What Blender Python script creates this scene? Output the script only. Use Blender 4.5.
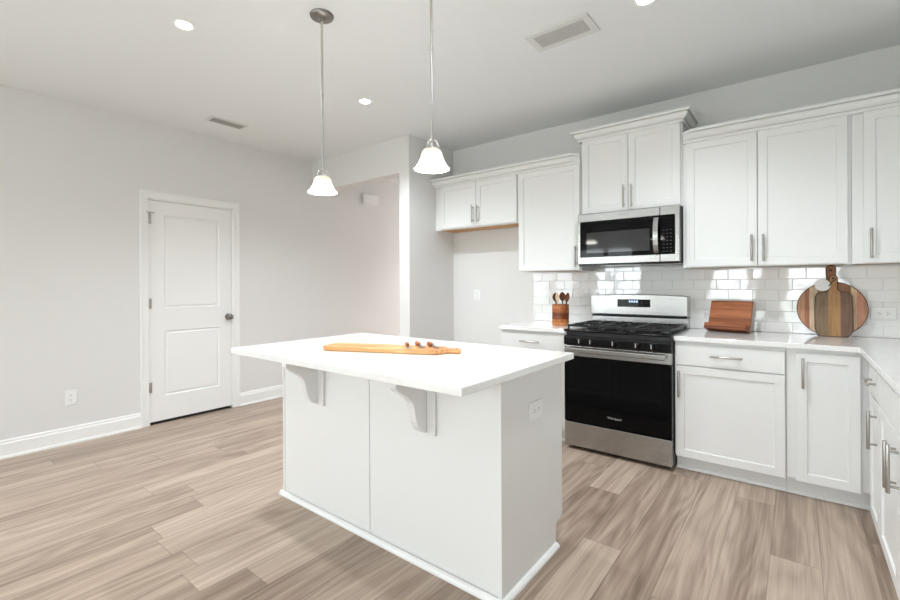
import bpy, bmesh, math, random
from mathutils import Vector, Matrix

# ------------------------------------------------------------------ reset
for o in list(bpy.data.objects): bpy.data.objects.remove(o)
S = bpy.context.scene
COL = S.collection
random.seed(7)
PI = math.pi

# ------------------------------------------------------------------ camera
cam_d = bpy.data.cameras.new('camera'); cam = bpy.data.objects.new('camera', cam_d); COL.objects.link(cam)
YAW, ROLL = 0.6627, -0.0051
F_PX, PY = 443.572, 284.275
_r = Vector((math.cos(YAW), math.sin(YAW), 0)); _f = Vector((-math.sin(YAW), math.cos(YAW), 0)); _u = Vector((0, 0, 1))
_R = _r*math.cos(ROLL) + _u*math.sin(ROLL); _U = _u*math.cos(ROLL) - _r*math.sin(ROLL)
M = Matrix((( _R.x, _U.x, -_f.x, 1.4145), (_R.y, _U.y, -_f.y, -3.9183), (_R.z, _U.z, -_f.z, 1.2607), (0, 0, 0, 1)))
cam.matrix_world = M
cam_d.sensor_fit = 'HORIZONTAL'; cam_d.sensor_width = 36.0
cam_d.lens = F_PX/900*36.0
cam_d.shift_x = 0.0; cam_d.shift_y = -(300-PY)/900.0
cam_d.clip_start = 0.02; cam_d.clip_end = 200
S.camera = cam

# ------------------------------------------------------------------ world, exposure, daylight
W = bpy.data.worlds.new('world'); S.world = W; W.use_nodes = True
W.node_tree.nodes['Background'].inputs[0].default_value = (0.86, 0.93, 1.0, 1)
W.node_tree.nodes['Background'].inputs[1].default_value = 3.8
vs = S.view_settings
vs.view_transform = 'Standard'; vs.look = 'None'; vs.gamma = 1.0; vs.use_curve_mapping = False
vs.exposure = 0.45

REAR = -8.0
WINDOWS = [(-3.02, -1.66, 0.62, 2.16), (-0.20, 0.74, 0.25, 2.12), (1.20, 2.14, 0.25, 2.12)]
ADDED_SIDE_WINDOW = (-7.3, -4.9, 0.25, 2.12)                  # unseen opening added in the left wall, behind the camera, for side light
DAY, DAY_SIDE = 15.0, 4.0
def daylight(loc, rot, w, h, p):
    l = bpy.data.lights.new('window_daylight', 'AREA'); l.shape = 'RECTANGLE'
    l.size = w; l.size_y = h; l.color = (0.93, 0.97, 1.0); l.energy = p*w*h
    lo = bpy.data.objects.new('window_daylight', l); COL.objects.link(lo); lo.location = loc; lo.rotation_euler = rot
for (x0, x1, z0, z1) in WINDOWS:                        # daylight entering each window of the rear wall
    daylight(((x0+x1)/2, REAR-0.22, (z0+z1)/2), (PI/2-0.15, 0, 0), x1-x0, z1-z0, DAY)
y0, y1, z0, z1 = ADDED_SIDE_WINDOW
daylight((-3.42, (y0+y1)/2, (z0+z1)/2), (PI/2-0.15, 0, -PI/2), y1-y0, z1-z0, DAY_SIDE)  # side light through the added opening
# the recessed lamps' light (three show in the picture, one follows their grid, the rest are unseen and added as fill)
LAMPS = [(-1.319, -2.858, 1.3), (-1.322, -1.514, 2.7), (.800, -1.465, 1.8), (.800, -2.858, .5), (-1.32, -4.6, .12), (.8, -4.6, .12), (-1.32, -6.3, .12), (.8, -6.3, .12), (-2.35, 2.6, 7.0)]
LAMP_W = 46.0
for (x, y, k) in LAMPS:
    l = bpy.data.lights.new('recessed_lamp', 'SPOT'); l.energy = LAMP_W*k; l.color = (0.895, 0.965, 1.03)
    if y > 0: l.color = (0.98, 0.955, 0.975)  # pinker colour for the added passage lamp
    l.spot_size = math.radians(140); l.spot_blend = 0.8; l.shadow_soft_size = 0.045
    lo = bpy.data.objects.new('recessed_lamp', l); COL.objects.link(lo); lo.location = (x, y, 2.733)

# ------------------------------------------------------------------ materials
def srgb(r, g, b):
    f = lambda c: (c/255/12.92) if c/255 <= .04045 else ((c/255+.055)/1.055)**2.4
    return (f(r), f(g), f(b))
def mat(name, col, rough=0.5, metal=0.0, spec=0.5, coat=0.0, emit=None, estr=0.0):
    m = bpy.data.materials.new(name); m.use_nodes = True
    b = m.node_tree.nodes['Principled BSDF']
    b.inputs['Base Color'].default_value = (*col, 1); b.inputs['Roughness'].default_value = rough
    b.inputs['Metallic'].default_value = metal; b.inputs['Specular IOR Level'].default_value = spec
    b.inputs['Coat Weight'].default_value = coat; b.inputs['Coat Roughness'].default_value = 0.08
    if emit: b.inputs['Emission Color'].default_value = (*emit, 1); b.inputs['Emission Strength'].default_value = estr
    return m
def N(m, t, **kw):
    n = m.node_tree.nodes.new(t)
    for k, v in kw.items(): setattr(n, k, v)
    return n
def L(m, a, b): m.node_tree.links.new(a, b)
def bsdf(m): return m.node_tree.nodes['Principled BSDF']
def math_node(m, op, a, b=None):
    n = N(m, 'ShaderNodeMath', operation=op)
    for i, v in enumerate((a, b)):
        if v is None: continue
        if isinstance(v, (int, float)): n.inputs[i].default_value = v
        else: L(m, v, n.inputs[i])
    return n.outputs[0]
def ramp(m, fac, stops):
    n = N(m, 'ShaderNodeValToRGB'); e = n.color_ramp.elements
    while len(e) < len(stops): e.new(0.5)
    for el, (p, c) in zip(e, stops): el.position = p; el.color = (*c, 1)
    L(m, fac, n.inputs[0]); return n.outputs[0]
def bump(m, height, strength, dist=0.002):
    n = N(m, 'ShaderNodeBump'); n.inputs['Strength'].default_value = strength; n.inputs['Distance'].default_value = dist
    L(m, height, n.inputs['Height']); L(m, n.outputs[0], bsdf(m).inputs['Normal'])
def coords(m, scale=(1, 1, 1), rot=(0, 0, 0)):
    t = N(m, 'ShaderNodeTexCoord'); mp = N(m, 'ShaderNodeMapping')
    mp.inputs['Scale'].default_value = scale; mp.inputs['Rotation'].default_value = rot
    L(m, t.outputs['Object'], mp.inputs['Vector']); return mp.outputs[0]
def noise(m, vec, scale, detail=3, rough=.5, dist=0.0):
    n = N(m, 'ShaderNodeTexNoise'); n.inputs['Scale'].default_value = scale; n.inputs['Detail'].default_value = detail
    n.inputs['Roughness'].default_value = rough; n.inputs['Distortion'].default_value = dist
    L(m, vec, n.inputs['Vector']); return n.outputs[0]

def painted(name, col, rough, bstr=0.04):
    m = mat(name, col, rough); v = coords(m); bump(m, noise(m, v, 260, 2), bstr, 0.001); return m
M_WALL = painted('wall_paint', srgb(231, 230, 228), 0.62)
M_CEIL = painted('ceiling_paint', srgb(240, 242, 242), 0.8)
M_TRIM = mat('trim_white', srgb(246, 246, 244), 0.35)
M_CAB = mat('cabinet_white', srgb(236, 236, 234), 0.34)
M_DOOR = mat('door_white', srgb(246, 246, 244), 0.38)
M_GAP = mat('shadow_gap_dark', (0.012, 0.012, 0.012), 0.9)
M_NICKEL = mat('brushed_nickel', srgb(178, 174, 168), 0.32, 1.0)
M_CANOPY = mat('dark_brushed_nickel', srgb(142, 139, 134), 0.36, 1.0)
M_NICKEL2 = mat('satin_nickel_pendant', srgb(205, 203, 199), 0.3, 1.0)
M_BLACK = mat('black_enamel', (0.005, 0.005, 0.0055), 0.14, 0, 0.3)
M_IRON = mat('cast_iron_black', (0.011, 0.011, 0.0115), 0.4, 0, 0.35)
M_BGLASS = mat('black_glass', (0.003, 0.003, 0.0035), 0.03, 0, 0.13)
M_MESHGLASS = mat('microwave_window', (0.035, 0.035, 0.035), 0.05, 0, 0.4)
M_SIDE = mat('range_side_charcoal', (0.035, 0.035, 0.037), 0.45)
M_PLATE = mat('white_plastic', srgb(244, 244, 242), 0.3)
M_SLOT = mat('slot_dark', (0.02, 0.02, 0.02), 0.6)
M_GREY = mat('plastic_grey', srgb(158, 157, 155), 0.5)
M_LOUVER_SHADED = mat('vent_louver_shaded', srgb(196, 195, 192), 0.5)  # shaded look of the slats put into a darker grey than the frame
M_VENT = mat('vent_white', srgb(226, 226, 223), 0.45)
M_LOGO = mat('logo_silver', srgb(225, 225, 225), 0.25, 0.6)
M_PRINT = mat('keypad_print', srgb(84, 84, 86), 0.5)
M_CLOCK = mat('clock_digits', (0.3, 0.45, 0.8), 0.4, emit=(0.45, 0.6, 1.0), estr=1.2)
M_CORD = mat('black_cord', (0.01, 0.01, 0.01), 0.7)
M_TAG = mat('paper_tag', srgb(236, 236, 232), 0.7)
M_LENS = mat('downlight_lens', (1, 1, 1), 0.4, emit=(1.0, 0.95, 0.88), estr=42.0)
M_BULB = mat('pendant_bulb', (1, 1, 1), 0.4, emit=(0.98, 0.98, 0.97), estr=140.0)
M_GRASS = mat('lawn', (0.10, 0.16, 0.05), 0.9)

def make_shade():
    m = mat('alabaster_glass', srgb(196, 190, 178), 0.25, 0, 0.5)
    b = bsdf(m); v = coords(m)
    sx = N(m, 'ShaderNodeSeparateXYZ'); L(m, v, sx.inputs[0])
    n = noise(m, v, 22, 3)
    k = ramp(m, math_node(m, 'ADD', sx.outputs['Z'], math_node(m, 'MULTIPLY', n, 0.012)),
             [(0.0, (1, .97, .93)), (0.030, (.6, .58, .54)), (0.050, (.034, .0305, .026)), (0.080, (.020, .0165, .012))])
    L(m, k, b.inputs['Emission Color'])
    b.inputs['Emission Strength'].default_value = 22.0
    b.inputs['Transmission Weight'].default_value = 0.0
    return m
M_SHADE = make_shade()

def make_steel():
    m = mat('stainless_steel', srgb(174, 174, 172), 0.27, 1.0)
    v = coords(m, (1.5, 1.5, 260)); n = noise(m, v, 3, 2)
    r = N(m, 'ShaderNodeMapRange'); L(m, n, r.inputs[0]); r.inputs['To Min'].default_value = .22; r.inputs['To Max'].default_value = .30
    L(m, r.outputs[0], bsdf(m).inputs['Roughness']); bump(m, n, 0.010, 0.0004)
    return m
M_STEEL = make_steel()

def make_quartz():
    m = mat('white_quartz', srgb(244, 243, 240), 0.05, 0, 1.0)
    v = coords(m, (1, 1.6, 1), (0, 0, .5))
    a = noise(m, v, 1.7, 6, .6, 1.6)
    d = math_node(m, 'ABSOLUTE', math_node(m, 'SUBTRACT', a, 0.5))
    L(m, ramp(m, d, [(0.0, srgb(243, 242, 239)), (0.04, srgb(245, 244, 242)), (0.12, srgb(246, 246, 244))]), bsdf(m).inputs['Base Color'])
    return m
M_QUARTZ = make_quartz()

def make_tile():
    m = mat('glazed_tile', srgb(238, 238, 236), 0.05, 0, 1.0)
    v = coords(m); bump(m, noise(m, v, 9, 1), 0.10, 0.01); return m
M_TILE = make_tile()
M_GROUT = mat('grout', srgb(226, 226, 222), 0.8)

def make_floor():
    m = mat('vinyl_plank', (.5, .4, .3), 0.36, 0, 0.4)
    t = N(m, 'ShaderNodeTexCoord'); sp = N(m, 'ShaderNodeSeparateXYZ'); L(m, t.outputs['Object'], sp.inputs[0])
    PW, PL = 0.184, 1.5
    col = math_node(m, 'DIVIDE', math_node(m, 'ADD', sp.outputs['X'], 20.03), PW)
    ci = math_node(m, 'FLOOR', col); cf = math_node(m, 'FRACT', col)
    wn = N(m, 'ShaderNodeTexWhiteNoise', noise_dimensions='1D'); L(m, ci, wn.inputs['W'])
    row = math_node(m, 'ADD', math_node(m, 'DIVIDE', math_node(m, 'ADD', sp.outputs['Y'], 20.0), PL), math_node(m, 'MULTIPLY', wn.outputs['Value'], 7.31))
    ri = math_node(m, 'FLOOR', row); rf = math_node(m, 'FRACT', row)
    cb = N(m, 'ShaderNodeCombineXYZ'); L(m, ci, cb.inputs[0]); L(m, ri, cb.inputs[1])
    pid = N(m, 'ShaderNodeTexWhiteNoise', noise_dimensions='2D'); L(m, cb.outputs[0], pid.inputs['Vector'])
    ps = N(m, 'ShaderNodeSeparateColor'); L(m, pid.outputs['Color'], ps.inputs[0])
    # grain space: shifted per plank
    gx = math_node(m, 'ADD', math_node(m, 'MULTIPLY', sp.outputs['X'], 1.0), math_node(m, 'MULTIPLY', ps.outputs[0], 37.0))
    gv = N(m, 'ShaderNodeCombineXYZ'); L(m, gx, gv.inputs[0]); L(m, sp.outputs['Y'], gv.inputs[1]); L(m, math_node(m, 'MULTIPLY', ps.outputs[1], 11.0), gv.inputs[2])
    def st(sx, sy):
        mp = N(m, 'ShaderNodeMapping'); mp.inputs['Scale'].default_value = (sx, sy, 1); L(m, gv.outputs[0], mp.inputs['Vector']); return mp.outputs[0]
    broad = noise(m, st(12, .45), 1.0, 3, .55, .15)
    fine = noise(m, st(110, 1.6), 1.0, 5, .65, .15)
    warp = noise(m, st(5, .55), 1.0, 2, .5, .3)
    ring = math_node(m, 'FRACT', math_node(m, 'MULTIPLY', warp, 11.0))
    ring = math_node(m, 'ABSOLUTE', math_node(m, 'SUBTRACT', ring, 0.5))
    v = math_node(m, 'ADD', math_node(m, 'ADD', math_node(m, 'MULTIPLY', broad, 0.37), 0.075), math_node(m, 'MULTIPLY', fine, 0.32))
    v = math_node(m, 'ADD', v, math_node(m, 'MULTIPLY', ring, 0.17))
    v = math_node(m, 'ADD', v, math_node(m, 'MULTIPLY', math_node(m, 'SUBTRACT', ps.outputs[2], 0.5), 0.10))
    c = ramp(m, v, [(0.26, srgb(116, 97, 84)), (0.39, srgb(156, 136, 120)), (0.50, srgb(183, 163, 146)), (0.66, srgb(211, 193, 175))])
    # plank joints
    ex = math_node(m, 'MINIMUM', cf, math_node(m, 'SUBTRACT', 1.0, cf)); ex = math_node(m, 'MULTIPLY', ex, PW)
    ey = math_node(m, 'MINIMUM', rf, math_node(m, 'SUBTRACT', 1.0, rf)); ey = math_node(m, 'MULTIPLY', ey, PL)
    e = math_node(m, 'MINIMUM', ex, ey)
    j = N(m, 'ShaderNodeMapRange'); L(m, e, j.inputs[0]); j.inputs['From Max'].default_value = 0.0034; j.inputs['To Min'].default_value = 0.60; j.inputs['To Max'].default_value = 1.0
    mx = N(m, 'ShaderNodeMix', data_type='RGBA', blend_type='MULTIPLY'); mx.inputs[0].default_value = 1.0
    L(m, c, mx.inputs[6]); L(m, j.outputs[0], mx.inputs[7]); L(m, mx.outputs[2], bsdf(m).inputs['Base Color'])
    bump(m, math_node(m, 'ADD', j.outputs[0], math_node(m, 'MULTIPLY', fine, 0.25)), 0.12, 0.001)
    return m
M_FLOOR = make_floor()

def wood(name, dark, mid, light, axis='X', bands=0.0, rough=0.42, across='Z'):
    """wood with grain along AXIS; bands > 0: glued strips of that width across ACROSS with their own tones"""
    m = mat(name, mid, rough, 0, 0.4)
    t = N(m, 'ShaderNodeTexCoord'); sp = N(m, 'ShaderNodeSeparateXYZ'); L(m, t.outputs['Object'], sp.inputs[0])
    sc = {'X': (2.2, 26, 26), 'Y': (26, 2.2, 26), 'Z': (26, 26, 2.2)}[axis]
    mp = N(m, 'ShaderNodeMapping'); mp.inputs['Scale'].default_value = sc; L(m, t.outputs['Object'], mp.inputs['Vector'])
    vec = mp.outputs[0]; add = None
    if bands:
        bi = math_node(m, 'FLOOR', math_node(m, 'DIVIDE', math_node(m, 'ADD', sp.outputs[across], 5.013), bands))
        w = N(m, 'ShaderNodeTexWhiteNoise', noise_dimensions='1D'); L(m, bi, w.inputs['W'])
        ad = N(m, 'ShaderNodeVectorMath', operation='ADD'); L(m, vec, ad.inputs[0]); L(m, w.outputs['Color'], ad.inputs[1]); vec = ad.outputs[0]
        add = math_node(m, 'MULTIPLY', math_node(m, 'SUBTRACT', w.outputs['Value'], 0.5), 0.55)
    n = noise(m, vec, 1.6, 5, .6, .8)
    if add is not None: n = math_node(m, 'ADD', n, add)
    L(m, ramp(m, n, [(0.28, dark), (0.5, mid), (0.72, light)]), bsdf(m).inputs['Base Color'])
    bump(m, n, 0.06, 0.001)
    return m
M_MAPLE = wood('cabinet_underside_maple', srgb(176, 122, 62), srgb(205, 150, 86), srgb(222, 172, 108), 'X')
M_ACACIA = wood('orange_acacia', srgb(172, 108, 58), srgb(220, 160, 102), srgb(242, 200, 144), 'X')
M_ACACIA_END = wood('acacia_handle', srgb(120, 66, 30), srgb(182, 108, 54), srgb(215, 150, 88), 'X')
M_STAND = wood('red_brown_acacia', srgb(108, 56, 30), srgb(146, 82, 46), srgb(176, 108, 66), 'X', 0.055, 0.4, 'Z')
M_CROCK = wood('crock_wood', srgb(104, 50, 22), srgb(158, 88, 44), srgb(205, 140, 86), 'X', 0.028, 0.35, 'Z')
def strips(name, stops, x0, x1, rough=.5):
    """boards glued side by side across x, each with its own tone, grain along z"""
    m = mat(name, (.5, .4, .3), rough, 0, .35)
    t = N(m, 'ShaderNodeTexCoord'); sp = N(m, 'ShaderNodeSeparateXYZ'); L(m, t.outputs['Object'], sp.inputs[0])
    mr = N(m, 'ShaderNodeMapRange'); L(m, sp.outputs['X'], mr.inputs[0]); mr.inputs['From Min'].default_value = x0; mr.inputs['From Max'].default_value = x1
    n_ = N(m, 'ShaderNodeValToRGB'); n_.color_ramp.interpolation = 'CONSTANT'; e = n_.color_ramp.elements
    while len(e) < len(stops): e.new(.5)
    for el, (p, c) in zip(e, stops): el.position = p; el.color = (*c, 1)
    L(m, mr.outputs[0], n_.inputs[0])
    mp = N(m, 'ShaderNodeMapping'); mp.inputs['Scale'].default_value = (55, 55, 4); L(m, t.outputs['Object'], mp.inputs['Vector'])
    g = noise(m, mp.outputs[0], 1.4, 5, .65, .9)
    k = ramp(m, g, [(.3, (.62, .60, .58)), (.55, (1, 1, 1)), (.75, (1.0, 1.0, 1.0))])
    mx = N(m, 'ShaderNodeMix', data_type='RGBA', blend_type='MULTIPLY'); mx.inputs[0].default_value = 1.0
    L(m, n_.outputs[0], mx.inputs[6]); L(m, k, mx.inputs[7]); L(m, mx.outputs[2], bsdf(m).inputs['Base Color']); bump(m, g, .06, .001)
    return m
M_ROUND = strips('mixed_strip_board', [(0, srgb(198, 150, 116)), (.11, srgb(174, 118, 92)), (.18, srgb(228, 204, 172)), (.30, srgb(186, 140, 108)), (.42, srgb(160, 112, 82)), (.56, srgb(172, 124, 92)), (.68, srgb(156, 116, 88)), (.77, srgb(224, 192, 154)), (.85, srgb(198, 142, 116)), (.93, srgb(186, 138, 108))], -.178, .178)
M_PADDLE = strips('weathered_paddle_board', [(0, srgb(134, 112, 86)), (.36, srgb(178, 136, 90)), (.68, srgb(124, 96, 80))], -.093, .093)
M_BARK = mat('dark_edge_wood', srgb(78, 54, 38), 0.6)
M_SPOON = wood('dark_spoon_wood', srgb(62, 32, 18), srgb(98, 54, 30), srgb(134, 80, 46), 'Z')
M_SPOON2 = wood('pale_spoon_wood', srgb(200, 170, 130), srgb(226, 204, 172), srgb(240, 226, 204), 'Z')

def make_glass():
    m = bpy.data.materials.new('window_glass'); m.use_nodes = True; nt = m.node_tree; nt.nodes.clear()
    o = nt.nodes.new('ShaderNodeOutputMaterial'); mx = nt.nodes.new('ShaderNodeMixShader')
    tr = nt.nodes.new('ShaderNodeBsdfTransparent'); gl = nt.nodes.new('ShaderNodeBsdfGlossy')
    tr.inputs[0].default_value = (.95, .96, .96, 1); gl.inputs['Roughness'].default_value = 0.0
    mx.inputs[0].default_value = 0.07
    nt.links.new(tr.outputs[0], mx.inputs[1]); nt.links.new(gl.outputs[0], mx.inputs[2]); nt.links.new(mx.outputs[0], o.inputs[0])
    return m
M_GLASS = make_glass()

# ------------------------------------------------------------------ mesh builder
class MB:
    def __init__(s): s.bm = bmesh.new()
    def box(s, x0, x1, y0, y1, z0, z1, bev=0.0, seg=2):
        if x1 < x0: x0, x1 = x1, x0
        if y1 < y0: y0, y1 = y1, y0
        if z1 < z0: z0, z1 = z1, z0
        t = bmesh.new()
        v = [t.verts.new(p) for p in ((x0,y0,z0),(x1,y0,z0),(x1,y1,z0),(x0,y1,z0),(x0,y0,z1),(x1,y0,z1),(x1,y1,z1),(x0,y1,z1))]
        for f in ((0,3,2,1),(4,5,6,7),(0,1,5,4),(1,2,6,5),(2,3,7,6),(3,0,4,7)): t.faces.new([v[i] for i in f])
        if bev: bmesh.ops.bevel(t, geom=list(t.edges), offset=bev, segments=seg, profile=0.5, affect='EDGES')
        s.join(t); return s
    def join(s, t, mx=None):
        if mx is not None: bmesh.ops.transform(t, matrix=mx, verts=t.verts)
        me = bpy.data.meshes.new('_t'); t.to_mesh(me); t.free(); s.bm.from_mesh(me); bpy.data.meshes.remove(me); return s
    def prism(s, pts, axis, a, b, bev=0.0, seg=2):
        """closed outline PTS (pairs) extruded along AXIS from a to b; pairs fill the other two axes in order"""
        t = bmesh.new()
        def P(p, k):
            return {'x': (k, p[0], p[1]), 'y': (p[0], k, p[1]), 'z': (p[0], p[1], k)}[axis]
        A = [t.verts.new(P(p, a)) for p in pts]; B = [t.verts.new(P(p, b)) for p in pts]
        t.faces.new(A); t.faces.new(B[::-1]); n = len(pts)
        for i in range(n): t.faces.new((A[i], B[i], B[(i+1) % n], A[(i+1) % n]))
        bmesh.ops.recalc_face_normals(t, faces=t.faces)
        if bev:
            es = [e for e in t.edges if len(e.link_faces) == 2 and e.calc_face_angle(0) > 0.6]
            bmesh.ops.bevel(t, geom=es, offset=bev, segments=seg, profile=0.5, affect='EDGES')
        s.join(t); return s
    def cyl(s, p0, p1, r0, r1=None, n=20, bev=0.0):
        r1 = r0 if r1 is None else r1
        p0 = Vector(p0); p1 = Vector(p1); d = p1-p0
        t = bmesh.new()
        bmesh.ops.create_cone(t, cap_ends=True, segments=n, radius1=r0, radius2=r1, depth=d.length)
        if bev:
            es = [e for e in t.edges if e.calc_face_angle(0) > 0.9]
            bmesh.ops.bevel(t, geom=es, offset=bev, segments=2, profile=.5, affect='EDGES')
        q = Vector((0, 0, 1)).rotation_difference(d.normalized()).to_matrix().to_4x4()
        s.join(t, Matrix.Translation((p0+p1)/2) @ q); return s
    def lathe(s, prof, c, n=40, mx=None):
        """profile of (r, z) turned round the z axis through c"""
        t = bmesh.new(); rings = []
        for (r, z) in prof:
            rings.append([t.verts.new((r*math.cos(2*PI*i/n), r*math.sin(2*PI*i/n), z)) for i in range(n)] if r > 1e-6 else [t.verts.new((0, 0, z))])
        for a, b in zip(rings, rings[1:]):
            for i in range(n):
                j = (i+1) % n
                if len(a) == 1 and len(b) == 1: continue
                if len(a) == 1: t.faces.new((a[0], b[i], b[j]))
                elif len(b) == 1: t.faces.new((a[i], b[0], a[j]))
                else: t.faces.new((a[i], b[i], b[j], a[j]))
        bmesh.ops.recalc_face_normals(t, faces=t.faces)
        s.join(t, Matrix.Translation(c) @ (mx or Matrix())); return s
    def tube(s, pts, r, n=10):
        """round tube along a polyline"""
        t = bmesh.new(); pts = [Vector(p) for p in pts]; rings = []
        up = Vector((0.123, 0.31, 0.94)).normalized()
        for i, p in enumerate(pts):
            d = (pts[min(i+1, len(pts)-1)]-pts[max(i-1, 0)]).normalized()
            a = d.cross(up).normalized(); b = d.cross(a).normalized()
            rr = r[i] if isinstance(r, (list, tuple)) else r
            rings.append([t.verts.new(p + (a*math.cos(2*PI*k/n) + b*math.sin(2*PI*k/n))*rr) for k in range(n)])
        for A, B in zip(rings, rings[1:]):
            for k in range(n): t.faces.new((A[k], A[(k+1) % n], B[(k+1) % n], B[k]))
        t.faces.new(rings[0][::-1]); t.faces.new(rings[-1])
        bmesh.ops.recalc_face_normals(t, faces=t.faces)
        s.join(t); return s
    def shaker(s, x0, x1, z0, z1, yf, th=0.02, st=0.071, rec=0.008):
        """cabinet door: frame and sunken centre panel; front at y = yf, facing -y"""
        t = bmesh.new()
        v = [t.verts.new(p) for p in ((x0,yf,z0),(x1,yf,z0),(x1,yf,z1),(x0,yf,z1),(x0,yf+th,z0),(x1,yf+th,z0),(x1,yf+th,z1),(x0,yf+th,z1))]
        front = t.faces.new((v[0], v[1], v[2], v[3]))
        for f in ((7,6,5,4),(1,5,6,2),(3,2,6,7),(4,0,3,7),(4,5,1,0)): t.faces.new([v[i] for i in f])
        es = [e for e in front.edges]
        bmesh.ops.recalc_face_normals(t, faces=t.faces)
        bmesh.ops.inset_region(t, faces=[front], thickness=st, depth=0)
        bmesh.ops.inset_region(t, faces=[front], thickness=0.006, depth=-rec)
        es = [e for e in t.edges if all(abs(q.co.y-yf) < 1e-6 for q in e.verts) and all(min(abs(q.co.x-x0), abs(q.co.x-x1)) < 1e-6 or min(abs(q.co.z-z0), abs(q.co.z-z1)) < 1e-6 for q in e.verts)]
        es = [e for e in es if len(e.link_faces) == 2 and e.calc_face_angle(0) > 0.8]
        bmesh.ops.bevel(t, geom=es, offset=0.0025, segments=2, profile=.5, affect='EDGES')
        s.join(t); return s
    def mesh(s, name, m, off=(0, 0, 0), smooth=False):
        bmesh.ops.translate(s.bm, verts=s.bm.verts, vec=(-off[0], -off[1], -off[2]))
        me = bpy.data.meshes.new(name); s.bm.to_mesh(me); s.bm.free()
        for x in (m if isinstance(m, (list, tuple)) else [m]): me.materials.append(x)
        if smooth:
            for p in me.polygons: p.use_smooth = True
            try: me.set_sharp_from_angle(angle=math.radians(38))
            except Exception: pass
        return me

ORG = {}
def link(o, parent=None):
    COL.objects.link(o)
    if parent: o.parent = parent
    return o
def root(name, label, cat, loc=(0, 0, 0), rz=0.0, group=None):
    o = bpy.data.objects.new(name, None); o.empty_display_size = 0.1; link(o)
    o.location = loc; o.rotation_euler = (0, 0, rz)
    o['label'] = label; o['category'] = cat
    if group: o['group'] = group
    return o
def part(name, mb, m, parent, label=None, smooth=False, stuff=False):
    """a part whose mesh is written in its thing's own space"""
    o = link(bpy.data.objects.new(name, mb.mesh(name, m, (0, 0, 0), smooth)), parent)
    if label: o['label'] = label
    if stuff: o['kind'] = 'stuff'
    return o
def single(name, mb, m, label, cat, origin=(0, 0, 0), group=None, smooth=False):
    """a thing that is one mesh, written in world space"""
    o = link(bpy.data.objects.new(name, mb.mesh(name, m, origin, smooth))); o.location = origin
    o['label'] = label; o['category'] = cat
    if group: o['group'] = group
    return o
def struct(name, mb, m, parent=None, smooth=False):
    o = link(bpy.data.objects.new(name, mb.mesh(name, m, (0, 0, 0), smooth)), parent)
    if not parent: o['kind'] = 'structure'
    return o
def dup(r, loc, label, rz=None, group=None):
    c = r.copy(); COL.objects.link(c); c.location = loc; c['label'] = label
    if rz is not None: c.rotation_euler = (0, 0, rz)
    if group: c['group'] = group
    for ch in list(r.children):
        d = ch.copy(); COL.objects.link(d); d.parent = c
        for g in list(ch.children):
            e = g.copy(); COL.objects.link(e); e.parent = d
    return c

# ------------------------------------------------------------------ the room
XW, XR, ZC = -3.181, 2.334, 2.743            # door wall, wall behind the right-hand run, ceiling
STUB0, STUB1, YH, ZH = -1.7285, -1.593, -0.715, 2.382
HALL = 3.2
T = 0.12
struct('floor', MB().box(XW-T, XR+T, REAR-T, HALL+T, -0.1, 0.0), M_FLOOR)
struct('ceiling', MB().box(XW-T, XR+T, REAR-T, HALL+T, ZC, ZC+0.1), M_CEIL)
DY0, DY1, DZ = -2.450, -1.678, 2.056          # door opening in the left wall
sy0, sy1, sz0, sz1 = ADDED_SIDE_WINDOW
w = MB().box(XW-T, XW, REAR-T, sy0, 0, ZC).box(XW-T, XW, sy1, DY0, 0, ZC).box(XW-T, XW, sy0, sy1, 0, sz0).box(XW-T, XW, sy0, sy1, sz1, ZC).box(XW-T, XW, DY1, HALL+T, 0, ZC).box(XW-T, XW, DY0, DY1, DZ, ZC)
struct('wall_left', w, M_WALL)
struct('wall_back', MB().box(STUB1, XR+T, 0.0, T, 0, ZC), M_WALL)
struct('wall_stub', MB().box(STUB0, STUB1, YH, HALL, 0, ZC, 0.004), M_WALL)
struct('wall_header', MB().box(XW, STUB0+.002, YH, YH+0.135, ZH, ZC), M_WALL)
struct('wall_hall', MB().box(XW, STUB1, HALL, HALL+T, 0, ZC), M_WALL)
struct('wall_right', MB().box(XR, XR+T, REAR-T, 0.0, 0, ZC), M_WALL)
w = MB(); xs = [XW] + [v for q in WINDOWS for v in q[:2]] + [XR]
for i in range(0, len(xs), 2): w.box(xs[i], xs[i+1], REAR-T, REAR, 0, ZC)
for (x0, x1, z0, z1) in WINDOWS: w.box(x0, x1, REAR-T, REAR, 0, z0).box(x0, x1, REAR-T, REAR, z1, ZC)
struct('wall_rear', w, M_WALL)
struct('door_light_block', MB().box(XW-T-0.05, XW-T-0.002, DY0-.1, DY1+.1, 0, DZ+.1), M_WALL)  # added slab behind the leaf, keeps outside light out of the door gap
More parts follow.
